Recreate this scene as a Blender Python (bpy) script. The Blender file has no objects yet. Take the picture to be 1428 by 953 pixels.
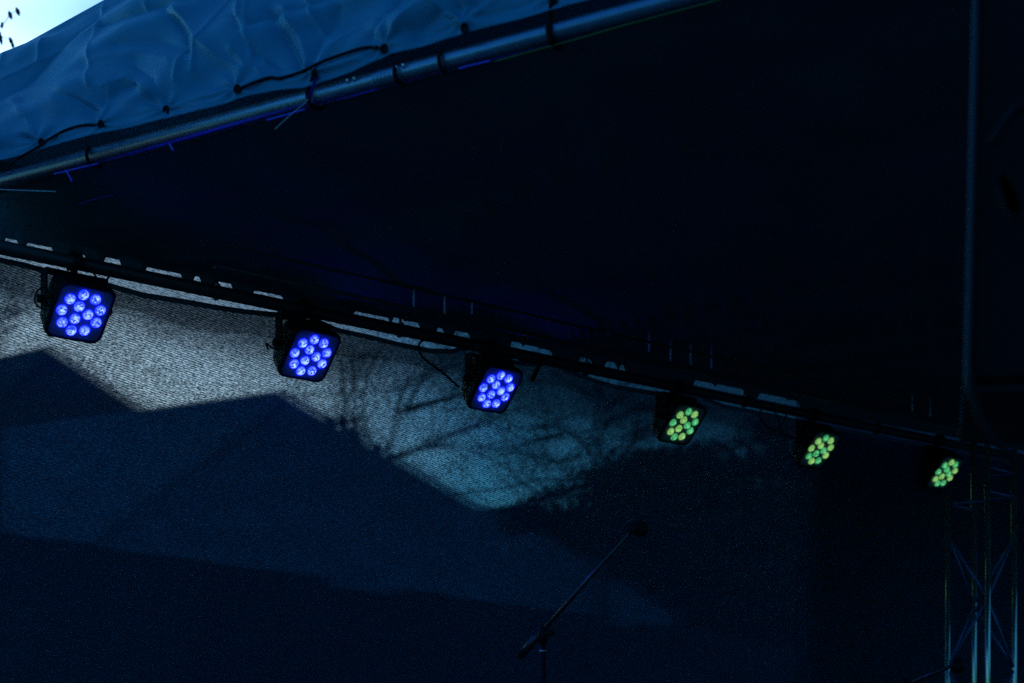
import bpy, bmesh, math, random
from mathutils import Vector, Matrix, noise
from mathutils.bvhtree import BVHTree

random.seed(7)
R = math.radians
S = bpy.context.scene
C = S.collection
F = 2300.0            # focal length in pixels of the 1428-wide photograph
EYE = 1.65            # eye height; all heights below are measured from the eye unless said otherwise
UP = Vector((0, 0, 1))


# ------------------------------------------------------------------ helpers
def at(px, py, D):
    """point seen at photo pixel (px, py), D metres in front of the camera"""
    return Vector(((px - 714) / F * D, D, EYE + (1023 - py) / F * D))


def mesh_obj(name, bm, mat, parent=None, smooth=True):
    me = bpy.data.meshes.new(name)
    bmesh.ops.recalc_face_normals(bm, faces=bm.faces[:])
    bm.to_mesh(me); bm.free()
    if smooth:
        for p in me.polygons:
            p.use_smooth = True
    return link_mesh(name, me, mat, parent)


def link_mesh(name, me, mat, parent=None):
    if not me.materials:
        me.materials.append(mat)
    o = bpy.data.objects.new(name, me)
    C.objects.link(o)
    if me.materials[0] is not mat:
        o.material_slots[0].link = 'OBJECT'
        o.material_slots[0].material = mat
    if parent:
        o.parent = parent
    return o


def tag(o, label, cat, group=None):
    o['label'] = label; o['category'] = cat
    if group: o['group'] = group
    return o


def thing(name, label, cat, loc=(0, 0, 0), group=None, rotz=0.0):
    o = bpy.data.objects.new(name, None); C.objects.link(o)
    o.location = loc; o.rotation_euler = (0, 0, rotz); o.empty_display_size = .05
    return tag(o, label, cat, group)


def tube(bm, pts, r, n=10, cap=True, closed=False):
    pts = [Vector(p) for p in pts]
    m = len(pts)
    rr = r if isinstance(r, (list, tuple)) else [r] * m
    rings = []
    prev = None
    for i, p in enumerate(pts):
        if closed:
            t = pts[(i + 1) % m] - pts[i - 1]
        else:
            t = pts[min(i + 1, m - 1)] - pts[max(i - 1, 0)]
        t.normalize()
        if prev is None:
            a = t.cross(UP if abs(t.z) < .9 else Vector((1, 0, 0))).normalized()
        else:
            a = (prev - t * prev.dot(t)).normalized()
        prev = a
        b = t.cross(a)
        rings.append([bm.verts.new(p + (a * math.cos(2 * math.pi * k / n) + b * math.sin(2 * math.pi * k / n)) * rr[i]) for k in range(n)])
    for i in range(m if closed else m - 1):
        A, B = rings[i], rings[(i + 1) % m]
        for k in range(n):
            bm.faces.new((A[k], A[(k + 1) % n], B[(k + 1) % n], B[k]))
    if cap and not closed:
        bm.faces.new(rings[0]); bm.faces.new(rings[-1])


def spline(pts, k=6):
    """Catmull-Rom through the points"""
    P = [Vector(p) for p in pts]
    P = [P[0] * 2 - P[1]] + P + [P[-1] * 2 - P[-2]]
    out = []
    for i in range(1, len(P) - 2):
        for j in range(k):
            t = j / k
            a, b, c, d = P[i - 1], P[i], P[i + 1], P[i + 2]
            out.append(.5 * ((2 * b) + (c - a) * t + (2 * a - 5 * b + 4 * c - d) * t * t + (3 * b - a - 3 * c + d) * t ** 3))
    out.append(P[-2])
    return out


def box(bm, lo, hi, M=None, bevel=0):
    g = bmesh.ops.create_cube(bm, size=1)
    vs = g['verts']
    for v in vs:
        v.co = Vector([lo[i] + (v.co[i] + .5) * (hi[i] - lo[i]) for i in range(3)])
    if bevel:
        es = list({e for v in vs for e in v.link_edges})
        r = bmesh.ops.bevel(bm, geom=es, offset=bevel, segments=2, affect='EDGES', profile=.6)
        vs = list({v for f in r['faces'] for v in f.verts} | {v for v in vs if v.is_valid})
    if M is not None:
        for v in vs:
            v.co = M @ v.co
    return vs


def rsquare(h, r, d, n=6):
    """outline of a rounded square, half size h, corner radius r, at depth d (z)"""
    out = []
    for q in range(4):
        cx, cy = [(1, 1), (-1, 1), (-1, -1), (1, -1)][q]
        for k in range(n + 1):
            a = q * math.pi / 2 + k / n * math.pi / 2
            out.append(Vector((cx * (h - r) + math.cos(a) * r, cy * (h - r) + math.sin(a) * r, d)))
    return out


def loft(bm, rings, M=None, cap0=False, cap1=False):
    V = [[bm.verts.new(M @ p if M is not None else p) for p in ring] for ring in rings]
    for A, B in zip(V, V[1:]):
        n = len(A)
        for k in range(n):
            bm.faces.new((A[k], A[(k + 1) % n], B[(k + 1) % n], B[k]))
    if cap0: bm.faces.new(V[0])
    if cap1: bm.faces.new(V[-1])


def circ(r, d, n=16):
    return [Vector((r * math.cos(2 * math.pi * k / n), r * math.sin(2 * math.pi * k / n), d)) for k in range(n)]


def interp(tab, x):
    if x <= tab[0][0]:
        (x0, y0), (x1, y1) = tab[0], tab[1]
    elif x >= tab[-1][0]:
        (x0, y0), (x1, y1) = tab[-2], tab[-1]
    else:
        for (x0, y0), (x1, y1) in zip(tab, tab[1:]):
            if x0 <= x <= x1: break
    return y0 + (y1 - y0) * (x - x0) / (x1 - x0)


# ------------------------------------------------------------------ materials
def new_mat(name):
    m = bpy.data.materials.new(name); m.use_nodes = True
    return m, m.node_tree.nodes, m.node_tree.links, m.node_tree.nodes['Principled BSDF']


def surf(name, col, rough=.6, metal=0.0, spec=.4, vary=.25, scale=12, bump=0.0, bscale=60):
    m, N, L, p = new_mat(name)
    tc = N.new('ShaderNodeTexCoord')
    nz = N.new('ShaderNodeTexNoise'); nz.inputs['Scale'].default_value = scale; nz.inputs['Detail'].default_value = 6
    L.new(tc.outputs['Object'], nz.inputs['Vector'])
    mx = N.new('ShaderNodeMix'); mx.data_type = 'RGBA'
    mx.inputs[6].default_value = (*[c * (1 - vary) for c in col], 1)
    mx.inputs[7].default_value = (*[min(1, c * (1 + vary)) for c in col], 1)
    L.new(nz.outputs['Fac'], mx.inputs[0]); L.new(mx.outputs[2], p.inputs['Base Color'])
    mr = N.new('ShaderNodeMapRange'); mr.inputs['To Min'].default_value = max(.03, rough - .1); mr.inputs['To Max'].default_value = min(1, rough + .1)
    L.new(nz.outputs['Fac'], mr.inputs['Value']); L.new(mr.outputs[0], p.inputs['Roughness'])
    p.inputs['Metallic'].default_value = metal
    p.inputs['Specular IOR Level'].default_value = spec
    if bump:
        n2 = N.new('ShaderNodeTexNoise'); n2.inputs['Scale'].default_value = bscale; n2.inputs['Detail'].default_value = 4
        L.new(tc.outputs['Object'], n2.inputs['Vector'])
        b = N.new('ShaderNodeBump'); b.inputs['Strength'].default_value = bump; b.inputs['Distance'].default_value = .01
        L.new(n2.outputs['Fac'], b.inputs['Height']); L.new(b.outputs[0], p.inputs['Normal'])
    return m


M_tarp = surf('tarp_fabric', (.018, .215, .335), .50, spec=.25, vary=.14, scale=7, bump=.06, bscale=150)
M_lining = surf('dark_lining', (.08, .125, .13), .85, spec=.08, vary=.35, scale=3, bump=.3, bscale=25)
M_steel = surf('galvanised_steel', (.13, .25, .36), .38, metal=.85, vary=.25, scale=30)
M_bar = surf('black_tube', (.02, .02, .022), .5, vary=.3, scale=20)
M_black = surf('black_paint', (.012, .012, .014), .55, spec=.15, vary=.3, scale=40)
M_plate = surf('par_face_plate', (.20, .20, .22), .5, vary=.2, scale=40)
M_rubber = surf('black_rubber', (.006, .006, .007), .6, spec=.15, vary=.3, scale=40)
M_cord = surf('elastic_cord', (.005, .005, .006), .7, spec=.15, vary=.3, scale=200)
M_alu = surf('truss_aluminium', (.45, .38, .30), .30, metal=1, vary=.3, scale=25, bump=.1, bscale=90)
M_chord = surf('worn_truss_tube', (.85, .70, .54), .16, metal=.9, spec=.6, vary=.35, scale=14)  # pale warm tone paints in the warm highlights on the chords
M_brace = surf('dull_brace', (.10, .17, .34), .4, metal=.5, vary=.3, scale=25)  # blue light falling on the braces, put into their colour
M_ring = surf('eyelet_metal', (.6, .62, .65), .3, metal=1, vary=.2, scale=90)
M_hole = surf('eyelet_shadow', (.006, .006, .007), .9)
M_blue_glint = surf('violet_plastic', (.10, .08, .75), .35, vary=.2, scale=60)  # blue lamp light on dark ties and cable, put into the colour
M_green_glint = surf('lime_cable', (.07, .14, .02), .4, vary=.2, scale=60)  # green lamp reflection on a cable, put into its colour
M_clear = surf('pale_nylon', (.55, .60, .65), .35, vary=.1, scale=60)
M_cab = surf('speaker_paint', (.005, .006, .008), .7, spec=.12, vary=.2, scale=8, bump=.3, bscale=300)
M_edge_lit = surf('speaker_grille', (.03, .048, .066), .6, spec=.15, vary=.2, scale=80)  # paler than the cabinet to paint in its lit front edge
M_drape = surf('black_drape', (.13, .16, .19), .95, spec=.05, vary=.3, scale=5)
M_leaf = surf('leaf', (.03, .05, .025), .6, vary=.4, scale=4)
M_bark = surf('bark', (.06, .05, .04), .9, vary=.4, scale=9)
M_wallA = surf('house_wall', (.16, .15, .13), .9, vary=.2, scale=2)
M_wallB = surf('pale_blue_render', (.17, .29, .43), .85, vary=.2, scale=1)
M_roofA = surf('old_roof_tiles', (.13, .19, .18), .9, vary=.35, scale=3)
M_roofB = surf('grey_roof_tiles', (.19, .32, .47), .6, vary=.3, scale=1.5)
M_board = surf('dark_board', (.022, .024, .028), .85, vary=.3, scale=2)
M_fence = surf('weathered_fence', (.055, .075, .10), .9, vary=.4, scale=2)
M_ground = surf('pale_gravel_ground', (.13, .135, .125), .95, vary=.5, scale=.6)  # unseen ground, made pale to bounce light up to the ceiling
M_deck = surf('stage_deck_boards', (.07, .065, .06), .7, vary=.3, scale=5)


def net_material(name, lo, hi, thread, scatter=.7, base=(.011, .034, .058), weave=38):
    """woven shade net: every spot lets part of the light through, lo at the threads, hi in the holes"""
    m, N, L, p = new_mat(name)
    out = N['Material Output']
    tc = N.new('ShaderNodeTexCoord')
    big = N.new('ShaderNodeTexNoise'); big.inputs['Scale'].default_value = 2.2; big.inputs['Detail'].default_value = 3
    L.new(tc.outputs['Object'], big.inputs['Vector'])
    mp = N.new('ShaderNodeMapping'); mp.inputs['Rotation'].default_value = (0, R(-12), 0); mp.inputs['Scale'].default_value = (thread * .34, 1, thread)
    L.new(tc.outputs['Object'], mp.inputs['Vector'])
    nz = N.new('ShaderNodeTexNoise'); nz.inputs['Scale'].default_value = 1.0; nz.inputs['Detail'].default_value = 2.5; nz.inputs['Roughness'].default_value = .6
    L.new(mp.outputs[0], nz.inputs['Vector'])
    w = N.new('ShaderNodeTexWave'); w.wave_type = 'BANDS'; w.bands_direction = 'Z'
    w.inputs['Scale'].default_value = weave; w.inputs['Distortion'].default_value = 2.5; w.inputs['Detail Scale'].default_value = 1.1
    mp2 = N.new('ShaderNodeMapping'); mp2.inputs['Rotation'].default_value = (0, R(-10), 0)
    L.new(tc.outputs['Object'], mp2.inputs['Vector']); L.new(mp2.outputs[0], w.inputs['Vector'])
    a = N.new('ShaderNodeMath'); a.operation = 'MULTIPLY_ADD'; a.inputs[1].default_value = .20
    L.new(w.outputs['Fac'], a.inputs[0]); L.new(nz.outputs['Fac'], a.inputs[2])
    b = N.new('ShaderNodeMath'); b.operation = 'MULTIPLY_ADD'; b.inputs[1].default_value = .10
    L.new(big.outputs['Fac'], b.inputs[0]); L.new(a.outputs[0], b.inputs[2])
    mr = N.new('ShaderNodeMapRange'); mr.clamp = True
    mr.inputs['From Min'].default_value = .46; mr.inputs['From Max'].default_value = .84
    mr.inputs['To Min'].default_value = lo; mr.inputs['To Max'].default_value = hi
    L.new(b.outputs[0], mr.inputs['Value'])
    p.inputs['Base Color'].default_value = (*base, 1)
    p.inputs['Roughness'].default_value = .8; p.inputs['Specular IOR Level'].default_value = .15
    tr = N.new('ShaderNodeBsdfTransparent')
    tl = N.new('ShaderNodeBsdfTranslucent'); tl.inputs['Color'].default_value = (.006, .010, .02, 1)
    ad = N.new('ShaderNodeAddShader'); L.new(p.outputs[0], ad.inputs[0]); L.new(tl.outputs[0], ad.inputs[1])
    mix = N.new('ShaderNodeMixShader')
    # the fuzzy yarn bends part of what passes a little, so things behind turn soft
    rf = N.new('ShaderNodeBsdfRefraction'); rf.inputs['IOR'].default_value = 1.012; rf.inputs['Roughness'].default_value = .21
    th = N.new('ShaderNodeMixShader'); th.inputs[0].default_value = scatter
    L.new(tr.outputs[0], th.inputs[1]); L.new(rf.outputs[0], th.inputs[2])
    L.new(mr.outputs[0], mix.inputs[0]); L.new(ad.outputs[0], mix.inputs[1]); L.new(th.outputs[0], mix.inputs[2])
    L.new(mix.outputs[0], out.inputs['Surface'])
    return m


M_scrim = net_material('scrim_net', .0, .49, 265)
M_flap = net_material('scrim_fold_net', .30, .85, 200, scatter=0)
M_rear = net_material('rear_net', .12, .74, 210)


def lens_material(name, dim, bright, strength):
    m, N, L, p = new_mat(name)
    tc = N.new('ShaderNodeTexCoord')
    v = N.new('ShaderNodeTexVoronoi'); v.inputs['Scale'].default_value = 150
    oi = N.new('ShaderNodeObjectInfo')
    mp = N.new('ShaderNodeMapping')
    cx = N.new('ShaderNodeCombineXYZ')
    L.new(oi.outputs['Random'], cx.inputs[0]); L.new(oi.outputs['Random'], cx.inputs[1])
    L.new(tc.outputs['Object'], mp.inputs['Vector']); L.new(cx.outputs[0], mp.inputs['Location'])
    L.new(mp.outputs[0], v.inputs['Vector'])
    # facets of the lens: some cells throw the diode's image towards the eye, others do not
    mr = N.new('ShaderNodeMapRange'); mr.inputs['From Min'].default_value = .25; mr.inputs['From Max'].default_value = .85
    sp = N.new('ShaderNodeSeparateColor'); L.new(v.outputs['Color'], sp.inputs[0]); L.new(sp.outputs[0], mr.inputs['Value'])
    ln = N.new('ShaderNodeVectorMath'); ln.operation = 'LENGTH'; L.new(tc.outputs['Object'], ln.inputs[0])
    rim = N.new('ShaderNodeMapRange'); rim.inputs['From Min'].default_value = .0085; rim.inputs['From Max'].default_value = .0185
    rim.inputs['To Min'].default_value = 1; rim.inputs['To Max'].default_value = 0
    L.new(ln.outputs['Value'], rim.inputs['Value'])
    mu = N.new('ShaderNodeMath'); mu.operation = 'MULTIPLY'; L.new(mr.outputs[0], mu.inputs[0]); L.new(rim.outputs[0], mu.inputs[1])
    mx = N.new('ShaderNodeMix'); mx.data_type = 'RGBA'
    mx.inputs[6].default_value = (*dim, 1); mx.inputs[7].default_value = (*bright, 1)
    L.new(mu.outputs[0], mx.inputs[0])
    L.new(mx.outputs[2], p.inputs['Emission Color']); p.inputs['Emission Strength'].default_value = strength
    p.inputs['Base Color'].default_value = (.02, .02, .02, 1); p.inputs['Roughness'].default_value = .15
    return m


M_lens_blue = lens_material('blue_lens', (.002, .007, 1.0), (.115, .175, 1.0), 3.3)
M_lens_green = lens_material('green_lens', (.010, .09, .03), (.10, .42, .17), 1.1)
M_lens_yellow = lens_material('yellow_green_lens', (.045, .12, .03), (.20, .37, .12), 1.1)

# ------------------------------------------------------------------ camera, sky, sun
cam = bpy.data.cameras.new('camera'); co = bpy.data.objects.new('camera', cam); C.objects.link(co)
co.location = (0, 0, EYE); co.rotation_euler = (R(90), 0, 0)
cam.sensor_width = 36; cam.sensor_fit = 'HORIZONTAL'
cam.lens = 36 * F / 1428
cam.shift_y = (1023 - 476.5) / 1428
cam.clip_start = .05; cam.clip_end = 2000
cam.dof.use_dof = True; cam.dof.focus_distance = 5.9; cam.dof.aperture_fstop = 2.8
S.camera = co
S.view_settings.view_transform = 'Standard'; S.view_settings.look = 'None'
S.view_settings.exposure = 1.5; S.view_settings.gamma = 1
S.cycles.use_denoising = False
S.cycles.max_bounces = 8; S.cycles.transparent_max_bounces = 24
S.cycles.sample_clamp_indirect = 1.5

SUN_EL, SUN_AZ = 8.0, -42.0        # low, behind the stage, well left of the view
W = bpy.data.worlds.new('World'); S.world = W; W.use_nodes = True
N, L = W.node_tree.nodes, W.node_tree.links
bg = N['Background']
sky = N.new('ShaderNodeTexSky'); sky.sky_type = 'NISHITA'; sky.sun_disc = False
sky.sun_elevation = R(SUN_EL); sky.sun_rotation = R(SUN_AZ)
sky.air_density = 1.2; sky.dust_density = 1.5; sky.ozone_density = 3
tint = N.new('ShaderNodeMix'); tint.data_type = 'RGBA'; tint.blend_type = 'MULTIPLY'; tint.inputs[0].default_value = 1
tint.inputs[7].default_value = (.135, .66, 1.22, 1)
L.new(sky.outputs[0], tint.inputs[6])
tc = N.new('ShaderNodeTexCoord')
mp = N.new('ShaderNodeMapping'); mp.inputs['Scale'].default_value = (1, 1, 3)
cl = N.new('ShaderNodeTexNoise'); cl.inputs['Scale'].default_value = 3.2; cl.inputs['Detail'].default_value = 6; cl.inputs['Roughness'].default_value = .55
L.new(tc.outputs['Generated'], mp.inputs['Vector']); L.new(mp.outputs[0], cl.inputs['Vector'])
mr = N.new('ShaderNodeMapRange'); mr.inputs['From Min'].default_value = .35; mr.inputs['From Max'].default_value = .65
mr.inputs['To Min'].default_value = .65; mr.inputs['To Max'].default_value = 1.3
L.new(cl.outputs['Fac'], mr.inputs['Value'])
mm = N.new('ShaderNodeMix'); mm.data_type = 'RGBA'; mm.blend_type = 'MULTIPLY'; mm.inputs[0].default_value = 1
L.new(tint.outputs[2], mm.inputs[6]); L.new(mr.outputs[0], mm.inputs[7])
L.new(mm.outputs[2], bg.inputs['Color'])
# the gap in the clouds where the sun went down, and a heavier cloud bank to the right of it
nrmz = N.new('ShaderNodeVectorMath'); nrmz.operation = 'NORMALIZE'; L.new(tc.outputs['Generated'], nrmz.inputs[0])
wob = N.new('ShaderNodeTexNoise'); wob.inputs['Scale'].default_value = 6; wob.inputs['Detail'].default_value = 4
L.new(nrmz.outputs[0], wob.inputs['Vector'])
wv = N.new('ShaderNodeVectorMath'); wv.operation = 'MULTIPLY_ADD'; wv.inputs[1].default_value = (.12, .12, .12)
L.new(wob.outputs['Color'], wv.inputs[0]); L.new(nrmz.outputs[0], wv.inputs[2])
ds = N.new('ShaderNodeVectorMath'); ds.operation = 'DISTANCE'
ga, ge = R(-11.5), R(12.6)
ds.inputs[1].default_value = (math.sin(ga) * math.cos(ge) + .06, math.cos(ga) * math.cos(ge) + .06, math.sin(ge) + .06)
L.new(wv.outputs[0], ds.inputs[0])
gl = N.new('ShaderNodeMapRange'); gl.interpolation_type = 'SMOOTHSTEP'
gl.inputs['From Min'].default_value = .03; gl.inputs['From Max'].default_value = .20; gl.inputs['To Min'].default_value = 1; gl.inputs['To Max'].default_value = 0
L.new(ds.outputs['Value'], gl.inputs['Value'])
sx = N.new('ShaderNodeSeparateXYZ'); L.new(wv.outputs[0], sx.inputs[0])
bk = N.new('ShaderNodeMapRange'); bk.interpolation_type = 'SMOOTHSTEP'
bk.inputs['From Min'].default_value = -.01; bk.inputs['From Max'].default_value = .14; bk.inputs['To Min'].default_value = 1; bk.inputs['To Max'].default_value = .40
L.new(sx.outputs[0], bk.inputs['Value'])
gc = N.new('ShaderNodeMix'); gc.data_type = 'RGBA'; gc.inputs[6].default_value = (1, 1, 1, 1); gc.inputs[7].default_value = (7.6, 2.05, 1.38, 1)
ds2 = N.new('ShaderNodeVectorMath'); ds2.operation = 'DISTANCE'
ga, ge = R(-20), R(25.0)
ds2.inputs[1].default_value = (math.sin(ga) * math.cos(ge) + .06, math.cos(ga) * math.cos(ge) + .06, math.sin(ge) + .06)
L.new(wv.outputs[0], ds2.inputs[0])
gl2 = N.new('ShaderNodeMapRange'); gl2.interpolation_type = 'SMOOTHSTEP'
gl2.inputs['From Min'].default_value = .04; gl2.inputs['From Max'].default_value = .20; gl2.inputs['To Min'].default_value = 1; gl2.inputs['To Max'].default_value = 0
L.new(ds2.outputs['Value'], gl2.inputs['Value'])
gmx = N.new('ShaderNodeMath'); gmx.operation = 'MAXIMUM'; L.new(gl.outputs[0], gmx.inputs[0]); L.new(gl2.outputs[0], gmx.inputs[1])
L.new(gmx.outputs[0], gc.inputs[0])
# a dark cloud layer whose lower edge slopes down to the right; it thins out again higher up
w2 = N.new('ShaderNodeVectorMath'); w2.operation = 'MULTIPLY_ADD'; w2.inputs[1].default_value = (.07, .07, .07)
L.new(wob.outputs['Color'], w2.inputs[0]); L.new(nrmz.outputs[0], w2.inputs[2])
dt = N.new('ShaderNodeVectorMath'); dt.operation = 'DOT_PRODUCT'; dt.inputs[1].default_value = (.19, 0, 1); L.new(w2.outputs[0], dt.inputs[0])
e1 = N.new('ShaderNodeMapRange'); e1.interpolation_type = 'SMOOTHSTEP'; e1.inputs['From Min'].default_value = .224; e1.inputs['From Max'].default_value = .252
e1.inputs['To Min'].default_value = 0; e1.inputs['To Max'].default_value = 1; L.new(dt.outputs['Value'], e1.inputs['Value'])
e2 = N.new('ShaderNodeMapRange'); e2.interpolation_type = 'SMOOTHSTEP'; e2.inputs['From Min'].default_value = .29; e2.inputs['From Max'].default_value = .36
e2.inputs['To Min'].default_value = .78; e2.inputs['To Max'].default_value = .0; L.new(dt.outputs['Value'], e2.inputs['Value'])
e3 = N.new('ShaderNodeMath'); e3.operation = 'MULTIPLY'; L.new(e1.outputs[0], e3.inputs[0]); L.new(e2.outputs[0], e3.inputs[1])
e4 = N.new('ShaderNodeMath'); e4.operation = 'SUBTRACT'; e4.inputs[0].default_value = 1; L.new(e3.outputs[0], e4.inputs[1])
e5 = N.new('ShaderNodeMath'); e5.operation = 'MULTIPLY'; L.new(e4.outputs[0], e5.inputs[0]); L.new(bk.outputs[0], e5.inputs[1])
gm = N.new('ShaderNodeMix'); gm.data_type = 'RGBA'; gm.blend_type = 'MULTIPLY'; gm.inputs[0].default_value = 1
L.new(gc.outputs[2], gm.inputs[6]); L.new(e5.outputs[0], gm.inputs[7])
m2 = N.new('ShaderNodeMix'); m2.data_type = 'RGBA'; m2.blend_type = 'MULTIPLY'; m2.inputs[0].default_value = 1
L.new(mm.outputs[2], m2.inputs[6]); L.new(gm.outputs[2], m2.inputs[7]); L.new(m2.outputs[2], bg.inputs['Color'])
bg.inputs['Strength'].default_value = .11

sl = bpy.data.lights.new('sun', 'SUN'); so = bpy.data.objects.new('sun', sl); C.objects.link(so)
sl.energy = .05; sl.angle = R(12); sl.color = (1, .9, .78)
d = Vector((math.sin(R(SUN_AZ)) * math.cos(R(SUN_EL)), math.cos(R(SUN_AZ)) * math.cos(R(SUN_EL)), math.sin(R(SUN_EL))))
so.rotation_euler = d.to_track_quat('Z', 'Y').to_euler()

# ------------------------------------------------------------------ the lines the stage is built on
d1, d6 = 5.5, 5.5 * 66 / 40.9
P1 = Vector(((112 - 714) / F * d1, d1, 0)); P6 = Vector(((1318 - 714) / F * d6, d6, 0))
U = (P6 - P1).normalized()                 # along the lighting bar, to the right and away
H = Vector((U.y, -U.x, 0))                 # towards the audience, square to the bar
ANG = math.atan2(U.y, U.x)


def on_bar(px, py, off=0.0):
    """where the ray of a pixel meets the upright plane `off` metres behind the bar"""
    dx = (px - 714) / F
    D = (P1.dot(H) - off) / (dx * H.x + H.y)
    return at(px, py, D)


BARMAT = Matrix.Translation((P1.x, P1.y, 0)) @ Matrix.Rotation(ANG, 4, 'Z')   # x along the bar, y away, z up
BARINV = BARMAT.inverted()

PD = Vector((.8417, -.540, 0))             # along the roof pipe, to the right and nearer
PP = Vector((-714 / F * 5.28, 5.28, 0))
PN = Vector((-.540, -.8417, 0))            # outwards, towards the camera
PIPE_Z = EYE + (1023 - 253.5) / F * 5.28


def on_pipe(px, py, off=0.0):
    dx = (px - 714) / F
    D = (PP.dot(PN) + off) / (dx * PN.x + PN.y)
    return at(px, py, D)


def pipe_y(px):
    return 253.5 - .268 * px


# ------------------------------------------------------------------ ground and deck
bm = bmesh.new(); bmesh.ops.create_grid(bm, x_segments=4, y_segments=4, size=900)
o = mesh_obj('ground', bm, M_ground, smooth=False); o['kind'] = 'structure'
bm = bmesh.new()
box(bm, (-1.2, -4.5, .02), (6.6, .45, .60), BARMAT)
o = mesh_obj('stage_floor', bm, M_deck, smooth=False); o['kind'] = 'structure'

# ------------------------------------------------------------------ roof pipe
t = thing('roof_pipe', 'long galvanised steel pipe running along the edge under the blue tarp', 'pipe', (PP.x, PP.y, PIPE_Z))
loc = lambda p: Vector(p) - t.location
bm = bmesh.new()
A = PP - PD * .75 + UP * PIPE_Z; B = PP + PD * 5 + UP * PIPE_Z
tube(bm, [loc(A), loc(B)], .0245, 24)
mesh_obj('tube', bm, M_steel, t)
j = on_pipe(545, pipe_y(545)); j.z = PIPE_Z
bm = bmesh.new()
pts, rad = [], []
for k in range(28):
    pts.append(loc(j + PD * (-.045 + k * .0033))); rad.append(.0262 if k % 4 < 2 else .0252)
tube(bm, pts, rad, 24)
mesh_obj('sleeve', bm, M_steel, t)
for px in (498, 566):
    q = on_pipe(px, pipe_y(px)); q.z = PIPE_Z
    bm = bmesh.new()
    for s in (-.012, .012):
        tube(bm, [loc(q + PD * s + PN * .02), loc(q + PD * s + PN * .030 + UP * .012)], .004, 8)
    mesh_obj('bolt', bm, M_ring, t)

# ------------------------------------------------------------------ blue tarp
hem = [(-170, 264), (0, 223.5), (75, 203), (150, 183), (235, 165), (300, 147.5), (336, 136), (380, 128), (425, 121.5), (455, 112),
       (490, 101), (545, 75.5), (600, 61), (730, 24.7), (830, -3), (1000, -52), (1500, -200)]
top = [(-170, 172), (0, 80), (145, 0), (300, -85), (600, -250), (1500, -745)]
seg = [  # creases: polyline in the photo, height (m, + is outwards), half width (px), sharp
    ([(145, 5), (143, 60), (142, 130)], .006, 3.0),
    ([(217, 15), (216, 26)], .004, 3),
    ([(334, 0), (305, 50), (288, 80), (280, 108)], .007, 3.0),
    ([(273, 78), (263, 105), (256, 122)], .006, 3.0),
    ([(346, -30), (347, 36)], .013, 6),
    ([(356, 0), (357, 90)], .004, 3),
    ([(428, -10), (452, 55)], .007, 4),
    ([(148, 44), (200, 30), (260, 14), (340, -8)], -.014, 8),
    ([(0, 152), (40, 125), (75, 88), (140, 30)], -.014, 8),
    ([(0, 128), (60, 92), (140, 45)], .008, 9),
    ([(243, 28), (262, 46), (272, 62), (274, 84)], -.012, 5),
    ([(258, 20), (285, 60), (320, 92), (345, 105)], .010, 9),
    ([(362, 46), (420, 24), (480, 2)], -.013, 7),
    ([(340, 38), (350, 62), (365, 84), (395, 100)], -.012, 6),
    ([(335, 80), (352, 98), (368, 104)], .010, 5),
    ([(350, 60), (375, 95)], .008, 5),
    ([(385, 30), (405, 70), (418, 96)], -.014, 9),
    ([(405, 25), (428, 70), (436, 98)], .010, 8),
    ([(430, 100), (458, 78), (500, 50), (560, 25)], .008, 7),
    ([(440, 104), (470, 96), (510, 84)], .006, 5),
    ([(475, 20), (450, 60), (440, 98)], -.010, 8),
    ([(160, 130), (190, 118), (232, 140)], .007, 6),
    ([(150, 150), (175, 132), (200, 128)], -.010, 6),
    ([(145, 168), (158, 145), (168, 130)], .007, 4),
    ([(143, 165), (120, 150), (90, 140), (40, 150)], -.008, 8),
    ([(70, 60), (62, 88)], .007, 4),
    ([(20, 85), (12, 105)], .006, 4),
    ([(60, 195), (50, 170), (30, 150)], .008, 7),
    ([(180, 75), (235, 70), (270, 80)], -.010, 12),
    ([(150, 95), (200, 85), (250, 95)], .010, 14),
    ([(234, 150), (225, 120), (200, 105)], -.009, 8),
    ([(560, 45), (590, 20), (640, 0)], .010, 8),
    ([(580, 50), (620, 25), (680, 10)], -.010, 8),
    ([(520, 60), (545, 30), (560, 0)], -.010, 8),
    ([(650, 38), (690, 10), (740, -12)], .008, 7),
    ([(600, 0), (630, 25), (650, 38)], .008, 5),
]


def dseg(p, pl):
    best = 1e9
    for a, b in zip(pl, pl[1:]):
        ax, ay = a; bx, by = b
        dx, dy = bx - ax, by - ay
        tt = max(0, min(1, ((p[0] - ax) * dx + (p[1] - ay) * dy) / (dx * dx + dy * dy)))
        q = math.hypot(p[0] - ax - dx * tt, p[1] - ay - dy * tt)
        best = min(best, q)
    return best


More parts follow.
